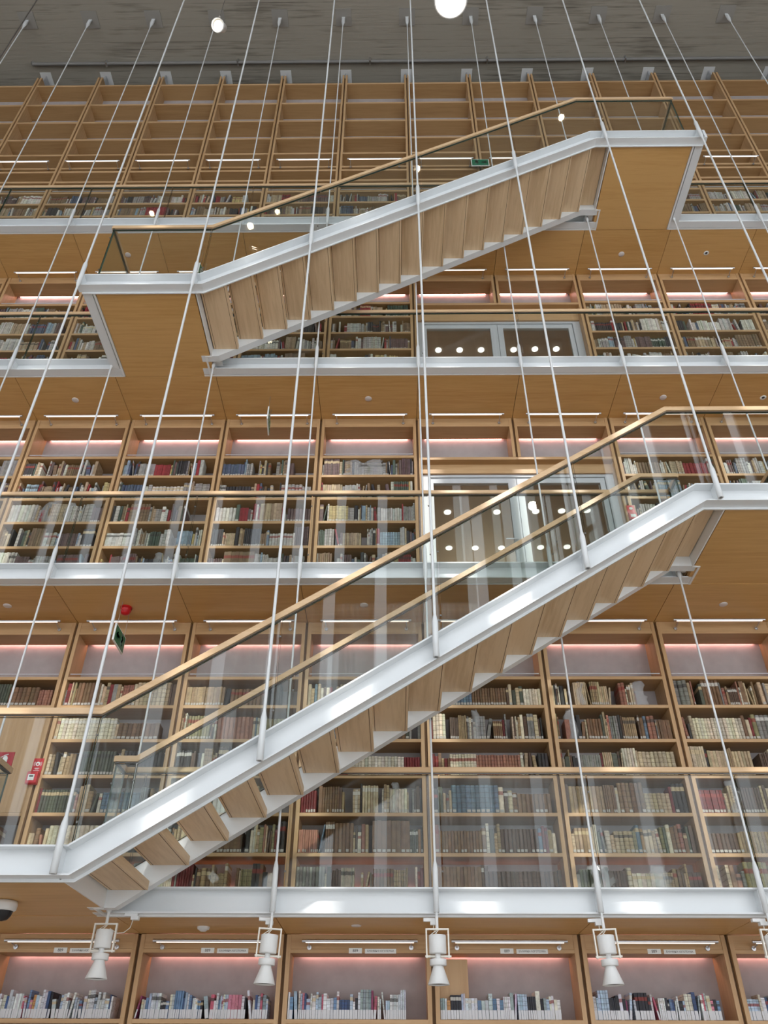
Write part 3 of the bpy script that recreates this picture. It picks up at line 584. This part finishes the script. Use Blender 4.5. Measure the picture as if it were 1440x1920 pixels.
CN = [((0.70, 0.72, 0.74), 'white'), ((0.62, 0.66, 0.72), 'pale grey'), ((0.42, 0.53, 0.66), 'light blue'), ((0.52, 0.60, 0.62), 'grey-green'), ((0.72, 0.70, 0.60), 'cream'), ((0.52, 0.12, 0.18), 'red'), ((0.60, 0.22, 0.30), 'pink'), ((0.03, 0.03, 0.04), 'black'), ((0.05, 0.09, 0.20), 'navy'), ((0.14, 0.24, 0.40), 'blue'), ((0.24, 0.05, 0.12), 'maroon'), ((0.30, 0.38, 0.40), 'teal-grey'), ((0.55, 0.45, 0.60), 'lilac'), ((0.62, 0.32, 0.12), 'orange'),
      ((0.36, 0.26, 0.15), 'brown'), ((0.46, 0.36, 0.23), 'tan'), ((0.24, 0.14, 0.075), 'dark brown'), ((0.54, 0.45, 0.31), 'parchment'), ((0.14, 0.09, 0.06), 'very dark brown'), ((0.20, 0.035, 0.03), 'dark red'), ((0.055, 0.05, 0.045), 'black'), ((0.11, 0.12, 0.085), 'olive green'), ((0.62, 0.57, 0.46), 'ivory'), ((0.42, 0.20, 0.14), 'russet'), ((0.30, 0.30, 0.27), 'grey'), ((0.16, 0.22, 0.28), 'slate blue'), ((0.33, 0.30, 0.16), 'mustard')]
def cname(c): return min(CN, key=lambda t: sum((a - b) ** 2 for a, b in zip(t[0], c)))[1]
def pick(pal):
    t = rng.uniform(0, sum(w for _, w in pal))
    for c, w in pal:
        t -= w
        if t <= 0: return c
    return pal[0][0]
class Books:
    def __init__(s): s.v = []; s.f = []; s.uv = []; s.col = []; s.rn = []
    def add(s, x, y, z, w, h, d, lean, col, rn, flat):
        b = 0.0 if flat else min(0.012, w * 0.28); n = len(s.v); hw = w / 2
        prof = [(-hw, b), (-hw * 0.55, b * 0.25), (hw * 0.55, b * 0.25), (hw, b), (hw, d), (-hw, d)]
        if flat: prof = [(-hw, 0.001), (-hw * 0.9, 0), (hw * 0.9, 0), (hw, 0.001), (hw, d), (-hw, d)]
        c, q = math.cos(lean), math.sin(lean)
        for zz in (0, h):
            for px, py in prof: s.v.append((x + px * c + zz * q, y + py, z + zz * c - px * q + abs(q) * hw))
        us = [0, 0.22, 0.78, 1]
        for i in range(3): s.f.append((n + i, n + i + 1, n + 7 + i, n + 6 + i)); s.uv += [(us[i], 0), (us[i + 1], 0), (us[i + 1], 1), (us[i], 1)]
        s.f.append((n + 3, n + 4, n + 10, n + 9)); s.uv += [(0, 0), (1, 0), (1, 1), (0, 1)]
        s.f.append((n + 5, n + 0, n + 6, n + 11)); s.uv += [(0, 0), (1, 0), (1, 1), (0, 1)]
        s.f.append((n + 6, n + 7, n + 8, n + 9, n + 10, n + 11)); s.uv += [(0.5, 0.99)] * 6
        s.f.append((n + 5, n + 4, n + 3, n + 2, n + 1, n + 0)); s.uv += [(0.5, 0.01)] * 6
        nl = 4 * 5 + 12; s.col += [(*col, 1)] * nl; s.rn += [rn] * nl
    def mesh(s, name):
        me = bpy.data.meshes.new(name); me.from_pydata(s.v, [], s.f); me.materials.append(M['book'])
        u = me.uv_layers.new(name='UVMap'); u.data.foreach_set('uv', [t for p in s.uv for t in p])
        a = me.attributes.new('col', 'FLOAT_COLOR', 'CORNER'); a.data.foreach_set('color', [t for p in s.col for t in p])
        r = me.attributes.new('rnd', 'FLOAT', 'CORNER'); r.data.foreach_set('value', s.rn); me.update(); return me
mass = Books(); massl = MB(); n_ind = {'antique_book': 0, 'paperback': 0}
def jitter(c, s=0.2): k = 1 + rng.uniform(-s, s); return tuple(max(0.01, min(0.9, v * k * (1 + rng.uniform(-0.05, 0.05)))) for v in c)
def place(l, x, y, z, w, h, d, lean, base, rn, flat, ind, where, idx):
    col = jitter(base)
    if not ind:
        mass.add(x, y, z, w, h, d, lean, col, rn, flat)
        if rn * 97 % 1 < 0.5:
            lh = 0.022; lz = z + 0.012 + (0.0 if l else 0); c, q = math.cos(lean), math.sin(lean); xx = x + 0.02 * q
            massl.box(xx - w * 0.4, xx + w * 0.4, y - 0.0015, y + 0.001, lz + abs(q) * w / 2, lz + lh)
        return
    nm = 'paperback' if flat and l == 0 else 'antique_book'
    bk = Books(); bk.add(0, 0, 0, w, h, d, 0, col, rn, flat); o = link(nm, bk.mesh(nm)); o.location = (x, y, z + abs(math.sin(lean)) * w / 2); o.rotation_euler = (0, lean, 0)
    size = 'thick ' if w > 0.036 else 'slim ' if w < 0.017 else ''
    tag(o, '%s%s %s %s %s' % (size, cname(base), 'paperback' if nm == 'paperback' else 'old book', nth(idx), where), 'book', 'paperbacks under the 889 signs' if nm == 'paperback' else 'old books on the first gallery')
    if nm == 'paperback':
        MB().box(-w * 0.47, w * 0.47, -0.0014, 0.0004, 0.003, 0.064).build('spine_label', 'label', o)
    elif rng.random() < 0.6:
        MB().box(-w * 0.36, w * 0.36, -0.0014, 0.003, 0.012, 0.034).build('spine_label', 'oldlabel', o)
    n_ind[nm] += 1
def fill(l, xa, xb, zs, hmax, pal, ind, where, runmax=9, thin=(0.014, 0.045), fillto=1.0, flat=0.25, gap=0.0):
    x = xa + 0.004; idx = 0; end = xa + (xb - xa) * fillto - 0.004
    while x < end - 0.015:
        run = rng.randint(2, runmax) if rng.random() < 0.33 else 1
        base = pick(pal); w0 = rng.uniform(*thin) if rng.random() > 0.3 else rng.uniform(thin[0], (thin[0] + thin[1]) / 2); h0 = hmax * rng.uniform(0.62, 0.97); rn = rng.random(); fl = rng.random() < flat
        lean = 0
        if run <= 3 and rng.random() < 0.10 and x + 0.12 < end: lean = rng.choice((-1, 1)) * rng.uniform(0.06, 0.2)
        for j in range(run):
            w_ = w0 * rng.uniform(0.96, 1.04) if run > 3 else w0 * rng.uniform(0.8, 1.2)
            h_ = h0 * (rng.uniform(0.995, 1.0) if run > 3 else rng.uniform(0.9, 1.0))
            if run == 1: rn = rng.random()
            ln = lean if h_ * abs(math.sin(lean)) < 0.06 else 0.1 * (1 if lean > 0 else -1)
            ex = abs(h_ * math.sin(ln)); ww = w_ / max(0.9, math.cos(ln))
            if x + ww + ex > end: return
            xx = x + ww / 2 + (ex if ln < 0 and j == 0 else 0)
            if ln < 0 and j == 0: x += ex
            place(l, xx, D2 + rng.uniform(0.006, 0.02) + 0.012, zs + 0.0005, w_, h_, rng.uniform(0.13, 0.20), ln, base if (run > 3 or rng.random() < .5) else pick(pal), rn, fl, ind, where, idx)
            idx += 1; x += ww + rng.uniform(0.0002, 0.002)
        if lean > 0: x += ex
        if gap and rng.random() < gap: x += rng.uniform(0.02, 0.08)
# ground floor paperbacks
EXT = {-4: (0.0, 1.0), -3: (0.0, 0.93), -2: (0.0, 0.965), -1: (0.0, 0.86), 0: (0.01, 0.875), 1: (0.005, 0.91), 2: (0.0, 0.95), 3: (0, 0.9), 4: (0, 0.9)}
for k in range(-4, 5):
    g, xi, xo = bays[(0, k)]
    if k == 0: xi0 = xi
    wh = 'on the shelf of the %s ground floor bay' % ORD[k + 4]
    rng.seed(100 + k)
    fill(0, xi, xo, 2.137, 0.208, PAL_NEW, -3 <= k <= 2, wh, 4, (0.011, 0.03), EXT[k][1], 1.1)
# galleries
INDROWS = {(k, j) for k in range(-1, 3) for j in (0, 1, 2)} 
ROWN = {0: 'lowest', 1: 'second lowest', 2: 'third lowest'}
for l, pal, rows in ((1, PAL_OLD, range(0, 6)), (2, PAL_MIX, range(0, 6)), (3, PAL_MIX, range(1, 6)), (4, PAL_MIX, None)):
    for n_, k in enumerate(KR[l]):
        if l in (2, 3) and k in (0, 1): continue
        g, xi, xo = bays[(l, k)]; zb = SZ[l - 1]
        if l == 4: rl = [(i, zz) for i, zz in enumerate((12.74, 13.044, 13.391))]
        else: rl = [(j, zb + SHELF[j]) for j in rows]
        for j, zz in rl:
            if (l, k) == (1, -4) and j in (2, 3, 4): continue
            rng.seed(1000 * l + 37 * (k + 10) + j)
            ind = l == 1 and (k, j) in INDROWS and (j > 0 or k >= 0) and n_ind['antique_book'] < 300
            wh = 'on the %s shelf, %s first gallery bay' % (ROWN.get(j, ''), nth(n_)) if ind else ''
            ft = 1.0 if rng.random() < 0.8 else rng.uniform(0.75, 0.97)
            style = rng.random()
            if l == 1 and style < 0.35: fill(l, xi, xo, zz, 0.27, pal, ind, wh, 16, (0.024, 0.042), ft, 0.1)
            else: fill(l, xi, xo, zz, 0.285, pal, ind, wh, 9, (0.011, 0.042), ft, 0.4, 0.05)
o = link('shelved_books', mass.mesh('shelved_books')); tag(o, 'rows of bound books filling the remaining gallery shelves in every colour', 'books', None, 'stuff')
o = massl.build('shelved_book_labels', 'oldlabel'); tag(o, 'small white paper labels on the spines of the gallery books', 'labels', None, 'stuff')

# clear plastic bags around some books
def bag(x, z, w, h, lab, seed):
    r = random.Random(seed); b = MB(); n, m = 14, 9; vs = []
    for j in range(m):
        t = j / (m - 1)
        for i in range(n):
            a = 2 * math.pi * i / n; k = (1 - 0.35 * t * t) * (1 + r.uniform(-0.28, 0.2))
            vs.append((x + w / 2 * k * math.cos(a) + 0.015 * math.sin(7 * t + seed), D2 + 0.055 + 0.05 * k * math.sin(a), z + 0.002 + h * t * (1 + r.uniform(-0.04, 0.04))))
    fs = [(j * n + i, j * n + (i + 1) % n, (j + 1) * n + (i + 1) % n, (j + 1) * n + i) for j in range(m - 1) for i in range(n)]
    b.add(vs, fs, 0, True); b.add([(x, D2 + 0.06, z + h * 1.08)] + vs[-n:], [(0, i + 1, (i + 1) % n + 1) for i in range(n)], 0, True)
    tag(b.build('plastic_bag', 'bag'), lab, 'bag', 'plastic bags on the shelves')
B1 = SZ[0]; B2 = SZ[1]
for i, (x, z, w, h, lab) in enumerate([
    (0.80, B1 + 1.65, 0.10, 0.30, 'clear plastic bag over a book in the sixth first gallery bay'),
    (1.78, B1 + 0.29, 0.26, 0.24, 'grey plastic bag at the start of the lowest shelf, seventh first gallery bay'),
    (2.30, B1 + 0.29, 0.20, 0.24, 'crumpled clear bag in mid lowest shelf, seventh first gallery bay'),
    (1.72, B1 + 1.65, 0.12, 0.32, 'plastic bag near the upright, fifth shelf of the seventh first gallery bay'),
    (2.42, B1 + 1.99, 0.18, 0.25, 'large creased plastic bag on the top book shelf, seventh first gallery bay'),
    (1.85, B1 + 1.99, 0.10, 0.25, 'small plastic bag on the top book shelf, seventh first gallery bay'),
    (0.02, B1 + 0.97, 0.10, 0.27, 'plastic bag over books, fifth first gallery bay, middle shelf'),
    (3.10, B1 + 0.97, 0.12, 0.29, 'plastic bag over books, eighth first gallery bay, middle shelf'),
    (-0.45, B2 + 1.99, 0.30, 0.25, 'clump of clear sleeves beside the second gallery doors'),
    (-0.20, B2 + 1.99, 0.28, 0.26, 'second clump of clear sleeves beside the second gallery doors'),
    (-4.0, B2 + 1.31, 0.16, 0.30, 'plastic bag with a blue book, second bay of the second gallery'),
    (-3.75, B2 + 1.31, 0.12, 0.29, 'plastic bag with pale books, second bay of the second gallery'),
    (-2.6, B2 + 0.63, 0.14, 0.26, 'bag on the second lowest shelf, third bay of the second gallery'),
]): bag(x, z, w, h, lab, i + 3)

# ------------------------------------------------------------------ spotlights under the first gallery
def spotlight():
    g = empty('spotlight', (0, 0, 0), 'x', 'spotlight', 'white spotlights under the first gallery')
    MB().cyl((0, 0, -0.085), (0, 0, 0.0), 0.011, n=12).build('stem', 'whitem', g)
    b = MB(); b.box(-0.084, 0.084, -0.011, 0.011, -0.087, -0.077); b.box(-0.084, -0.074, -0.011, 0.011, -0.265, -0.087); b.box(0.074, 0.084, -0.011, 0.011, -0.265, -0.087)
    b.cyl((-0.09, 0, -0.255), (0.096, 0, -0.255), 0.008, n=10); b.build('yoke', 'cream', g)
    MB().lathe((0, 0, 0), [(0.0, -0.12), (0.059, -0.121), (0.061, -0.124), (0.061, -0.236), (0.058, -0.24), (0.0, -0.24)], 28).build('driver_housing', 'whitem', g)
    MB().cyl((0, 0, -0.275), (0, 0, -0.235), 0.02, n=14).build('neck', 'whitem', g)
    MB().lathe((0, 0, 0), [(0.0, -0.272), (0.057, -0.272), (0.059, -0.275), (0.059, -0.31), (0.055, -0.313), (0.0, -0.313)], 28).build('collar', 'whitem', g)
    MB().lathe((0, 0, 0), [(0.034, -0.313), (0.076, -0.428), (0.074, -0.43), (0.070, -0.426), (0.03, -0.33)], 28).build('cone_shade', 'whitem', g)
    MB().lathe((0, 0, 0), [(0.066, -0.42), (0.0, -0.40)], 20).build('lens', 'black', g)
    pts = [Vector((-0.02 + 0.045 * math.sin(t * 3.1) - 0.03 * t, 0.0, -0.118 + 0.035 * math.sin(t * 3.14))) for t in [i / 8 for i in range(9)]]
    MB().tube(pts, 0.003, 6).build('cable', 'cream', g)
    b = MB(); b.box(-0.095, 0.0, 0.05, 0.085, -0.022, 0.0); b.box(-0.045, 0.01, 0.045, 0.09, -0.045, -0.02); b.build('track_adapter', 'whitem', g)
    b = MB(); b.tube([(-0.02, 0.06, -0.045), (-0.025, 0.05, -0.075), (-0.01, 0.02, -0.10), (0.005, 0.0, -0.12)], 0.003, 6); b.build('cable', 'cream', g)
    return g
sp = spotlight(); sp.location = (XK(-2), YROD, SZ[0] + 0.002); sp['label'] = 'white cone spotlight at the foot of the lower staircase'
for k, rz, lab in ((-1, 0.08, 'white cone spotlight hanging between the second and third 889 signs from the left'), (0, 0.0, 'white cone spotlight in the middle, above the wooden column cover'), (1, -0.05, 'white cone spotlight above the gap before the fifth ground floor sign'), (2, 0.03, 'white cone spotlight cut by the edge at the far right')):
    c = copy_tree(sp); c.location = (XK(k), YROD, SZ[0] - 0.028); c.rotation_euler = (0, rz * 0.5, rz); c['label'] = lab
# first spotlight's cable goes to an adapter on its right
for ch in list(sp.children):
    if ch.name.startswith('track_adapter'): ch.location = (0.20, 0, 0)
    if ch.name.startswith('cable.'): bpy.data.objects.remove(ch)
MB().tube([(0.17, 0.06, -0.045), (0.165, 0.04, -0.10), (0.13, 0.02, -0.135), (0.085, 0.01, -0.14), (0.03, 0.0, -0.11)], 0.003, 6).build('cable', 'cream', sp)
t = tag(MB().box(-2.13, 8, YBEAM + 0.055, YBEAM + 0.09, SZ[0] - 0.014, SZ[0]).build('lighting_track', 'whitem'), 'white lighting track under the first gallery edge beam', 'track')

# pendant spot lamps hanging from the concrete ceiling
def pendant(p, r, tilt, lab):
    g = empty('pendant_spotlight', p, lab, 'lamp', 'pendant spot lamps')
    MB().cyl((0, 0, 0.2), (0, 0, CEIL - p[2]), 0.004, n=6).build('cable', 'chan', g)
    h = MB().lathe((0, 0, 0), [(0.0, r * 1.9), (r * 0.72, r * 1.9), (r * 0.75, r * 0.5), (r, 0.35 * r), (r, 0.0), (r * 0.92, 0.0), (r * 0.9, 0.03), (r * 0.70, r * 0.35)], 28).build('housing', 'whitem', g)
    MB().lathe((0, 0, 0), [(0.0, r * 0.35), (r * 0.60, r * 0.35)], 28).build('lens', 'lamp', h)
    MB().cyl((0, 0, r * 1.9), (0, 0, 0.22), 0.012, n=8).build('hook', 'alu', g)
    h.rotation_euler = tilt
    return g
pendant((-1.94, 3.83, 11.30), 0.075, (-0.55, 0.25, 0), 'lit spot lamp hanging near the ceiling, upper left of the hall')
pendant((0.565, 3.07, 9.85), 0.155, (0.0, 0, 0), 'large lit round lamp at the top edge, middle of the hall')
def raydir(px, py): return (F_PX * fw + rt * (px - 720) - up * (py - 960))
for i, (px, py, yg, yl) in enumerate([(1053, 221, 5.28, 3.0), (783, 317, 5.28, 2.4), (469, 425, 5.28, 3.0), (520, 399, 6.5, 3.6), (284, 402, 6.5, 3.6)]):
    d = raydir(px, py); s_ = (2 * yg - yl) / d.y
    pendant((d.x * s_, yl, CAM_Z + d.z * s_), 0.085, (0, 0, 0), 'lit pendant spot lamp hanging high above the viewer, %s of its row' % ORD[i])

tag(MB().cyl((-5.66, 5.2, 9.0), (-5.66, 5.2, CEIL), 0.009, n=8).build('hanging_cable', 'chan'), 'thin dark cable hanging from the concrete ceiling at the upper left corner', 'cable')
# ------------------------------------------------------------------ small fittings
def disc(x, y, z, r, nm, lab, ring=False, cat='speaker', grp='ceiling discs'):
    g = empty(nm, (x, y, z), lab, cat, grp)
    if ring:
        MB().lathe((0, 0, 0), [(0.5 * r, -0.004), (r, -0.006), (r * 1.02, 0)], 24).build('ring', 'signw', g); MB().cyl((0, 0, -0.003), (0, 0, 0), 0.5 * r, n=16).build('camera_eye', 'ink', g)
    else:
        MB().lathe((0, 0, 0), [(0, -0.008), (r * 0.92, -0.008), (r, -0.005), (r, 0)], 24).build('cover', 'spoiler', g)
for z, wn in ((SZ[1], 'first gallery ceiling'), (SZ[2], 'second gallery ceiling')):
    for x, pl in ((-3.89, 'left'), (-0.283, 'middle'), (3.32, 'right')): disc(x, 6.95, z, 0.042, 'ceiling_speaker', 'round pale speaker disc in the wood %s, %s one' % (wn, pl))
disc(3.324, 6.96, SZ[3], 0.042, 'ceiling_speaker', 'round pale disc in the third gallery ceiling below the upper landing')
disc(-3.806, 6.92, SZ[3], 0.042, 'ceiling_speaker', 'round pale disc in the third gallery ceiling behind the landing glass')
disc(4.54, 6.95, SZ[3], 0.036, 'sprinkler_ring', 'white ring fitting with dark centre in the third gallery ceiling', True, 'fitting', 'ring fittings')
disc(4.54, 6.96, SZ[2], 0.036, 'sprinkler_ring', 'white ring fitting with dark centre in the second gallery ceiling', True, 'fitting', 'ring fittings')
g = empty('smoke_detector', (-1.505, 7.0, SZ[0]), 'white domed smoke detector under the first gallery', 'detector')
MB().lathe((0, 0, 0), [(0, -0.032), (0.022, -0.032), (0.034, -0.022), (0.046, -0.018), (0.05, 0)], 24).build('detector_body', 'whitem', g)
disc(-0.289, 6.92, SZ[0], 0.040, 'ceiling_speaker', 'flat pale disc under the first gallery, beside the middle spotlight')
g = empty('alarm_beacon', (-2.694, 6.99, SZ[1]), 'red fire alarm sounder on the wood ceiling above the exit sign', 'alarm')
MB().lathe((0, 0, 0), [(0.058, 0), (0.058, -0.02)], 24).build('base', 'red', g); MB().lathe((0, 0, 0), [(0.054, -0.02), (0.054, -0.045), (0.044, -0.052), (0.044, -0.07), (0.02, -0.085), (0, -0.087)], 24).build('lens_dome', 'red', g)
g = empty('security_camera', (-2.70, 6.03, SZ[0]), 'white dome security camera under the lower landing', 'camera')
MB().lathe((0, 0, 0), [(0.0, 0), (0.078, 0), (0.084, -0.02), (0.080, -0.052), (0.066, -0.062)], 28).build('housing', 'whitem', g)
MB().lathe((0, 0, 0), [(0.064, -0.06), (0.056, -0.09), (0.036, -0.115), (0, -0.125)], 24).build('dome', 'black', g)

def running_man(mb, M4, s, flip=1):
    def P(x, z): return M4 @ Vector((x * s * flip, 0, z * s))
    def bar(a, b, t):
        a2, b2 = Vector(a), Vector(b); d = (b2 - a2).normalized(); n = Vector((-d.y, d.x)) * t / 2
        q = [a2 + n, b2 + n, b2 - n, a2 - n]; off = M4.to_3x3() @ Vector((0, -0.0012, 0))
        f_ = [P(p.x, p.y) + off for p in q]; k = [P(p.x, p.y) for p in q]
        mb.add(f_ + k, [(0, 1, 2, 3), (3, 2, 1, 0)] + [(i, (i + 1) % 4, 4 + (i + 1) % 4, 4 + i) for i in range(4)])
    bar((0.0, 0.12), (0.06, 0.34), 0.15); bar((0.05, 0.0), (0.0, 0.16), 0.09); bar((0.05, 0.02), (-0.12, -0.06), 0.08); bar((0.0, 0.15), (0.14, 0.04), 0.09); bar((0.14, 0.05), (0.10, -0.16), 0.07)
    bar((0.05, 0.32), (0.2, 0.22), 0.06); bar((0.03, 0.30), (-0.12, 0.22), 0.06); bar((0.06, 0.38), (0.12, 0.47), 0.11)
def arrow(mb, M4, s, flip=1):
    off = M4.to_3x3() @ Vector((0, -0.0012, 0))
    for poly in ([(-0.22, 0.06), (0.02, 0.06), (0.02, -0.06), (-0.22, -0.06)], [(0.0, 0.19), (0.24, 0.0), (0.0, -0.19)]):
        vs = [M4 @ Vector((x * s * flip, 0, z * s)) + off for x, z in poly]; n = len(vs); mb.add(vs, [tuple(range(n)), tuple(range(n - 1, -1, -1))])
def exit_sign(loc, rotz, lab, sof, w_=0.30, h_=0.165, flip=1):
    g = empty('exit_sign', loc, lab, 'sign', 'green exit signs'); g.rotation_euler = (0, 0, rotz)
    MB().box(-w_ / 2, w_ / 2, -0.008, 0.008, -h_ / 2, h_ / 2).build('sign_frame', 'signw', g)
    b = MB(); b.box(-w_ / 2 + 0.012, w_ / 2 - 0.012, -0.0095, 0.0095, -h_ / 2 + 0.010, h_ / 2 - 0.010); b.build('sign_face', 'green', g)
    b = MB()
    for sd_ in (0, math.pi):
        R4 = Matrix.Rotation(sd_, 4, 'Z'); f_ = flip * (1 if sd_ == 0 else -1)
        man = R4 @ Matrix.Translation((-0.065 * f_, -0.0097, -0.02)); arr = R4 @ Matrix.Translation((0.072 * f_, -0.0097, 0))
        running_man(b, man, 0.21, f_); arrow(b, arr, 0.22, f_)
    b.build('pictogram', 'signw', g)
    if sof:
        for s in (-1, 1): MB().cyl((s * w_ * 0.38, 0, h_ / 2), (s * w_ * 0.38, 0, sof - loc[2]), 0.003, n=6).build('hanger', 'alu', g)
exit_sign((-2.70, 7.0, 5.285), math.pi / 2, 'green running man exit sign hung from the first gallery ceiling below the red alarm', SZ[1], 0.32, 0.18, -1)
exit_sign((-1.49, 7.02, 8.24), math.pi / 2 + 0.08, 'exit sign seen nearly edge-on under the second gallery ceiling', SZ[2], 0.30, 0.20)
exit_sign((-2.70, 6.98, 11.05), math.pi / 2 - 0.08, 'exit sign glimpsed behind the upper landing glass', SZ[3], 0.25, 0.22)
exit_sign((1.51, 7.20, 14.35), 0.0, 'green exit sign with arrow on the top gallery shelving', None, 0.30, 0.20)

g = empty('fire_call_point', (-3.305, 0, 0), 'red fire call point box with sign between the cupboard and the fourth bay', 'alarm', 'fire call points'); g.location = (0, 0, 0)
MB().box(-3.352, -3.26, D2 - 0.006, D2, 4.01, 4.192).build('sign_plate', 'red', g)
MB().bbox(-3.362, -3.262, D2 - 0.05, D2 - 0.006, 3.945, 4.06, 0.01).build('box', 'red', g)
MB().box(-3.347, -3.290, D2 - 0.052, D2 - 0.05, 3.975, 4.03).build('break_glass', 'signw', g); MB().box(-3.338, -3.30, D2 - 0.053, D2 - 0.052, 4.006, 4.018).build('marking', 'ink', g)
b = MB(); b.cyl((-3.306, D2 - 0.008, 4.14), (-3.306, D2 - 0.006, 4.14), 0.020, n=18)
for s in (-1, 1):
    for rr in (0.028, 0.036):
        pts = [(-3.306 + s * rr * math.cos(a), D2 - 0.007, 4.14 + rr * math.sin(a)) for a in (-0.6, -0.2, 0.2, 0.6)]
        b.tube(pts, 0.0018, 5)
b.build('pictogram', 'signw', g); MB().cyl((-3.306, D2 - 0.0095, 4.137), (-3.306, D2 - 0.008, 4.137), 0.008, n=10).build('flame_mark', 'red', g)
MB().box(-3.328, -3.284, D2 - 0.0068, D2 - 0.006, 4.098, 4.102).box(-3.322, -3.290, D2 - 0.0068, D2 - 0.006, 4.089, 4.093).box(-3.334, -3.278, D2 - 0.0068, D2 - 0.006, 4.074, 4.078).build('caption_lines', 'signw', g)
g = empty('fire_extinguisher_sign', (0, 0, 0), 'dark red square sign with a white extinguisher on the oak cupboard', 'sign')
MB().box(-3.70, -3.555, D2 + 0.002, D2 + 0.007, 4.11, 4.255).build('sign_plate', 'signred', g)
b = MB(); b.lathe((-3.632, D2 - 0.0, 4.125), [(0.0, 0), (0.024, 0), (0.024, 0.075), (0.010, 0.095), (0.0, 0.095)], 12); b.v = [(x, D2 + 0.001 + (y - D2) * 0.02, z) for x, y, z in b.v]
b.tube([(-3.65, D2 + 0.001, 4.222), (-3.61, D2 + 0.001, 4.235)], 0.004, 6); b.tube([(-3.64, D2 + 0.001, 4.222), (-3.667, D2 + 0.001, 4.21), (-3.678, D2 + 0.001, 4.18)], 0.004, 6); b.build('pictogram', 'signw', g)
g = empty('fire_call_point', (0, 0, 0), 'small red call point on the upright beside the second gallery doors', 'alarm', 'fire call points')
MB().box(2.70, 2.79, D2 - 0.006, D2, 6.99, 7.145).build('sign_plate', 'red', g); MB().cyl((2.745, D2 - 0.009, 7.10), (2.745, D2 - 0.006, 7.10), 0.02, n=18).build('pictogram', 'signw', g)
MB().bbox(2.70, 2.79, D2 - 0.04, D2 - 0.006, 6.93, 7.02, 0.008).build('box', 'red', g); MB().box(2.715, 2.775, D2 - 0.042, D2 - 0.04, 6.955, 6.995).build('break_glass', 'signw', g)
print('books individual', n_ind, 'mass', len(mass.f) // 7)
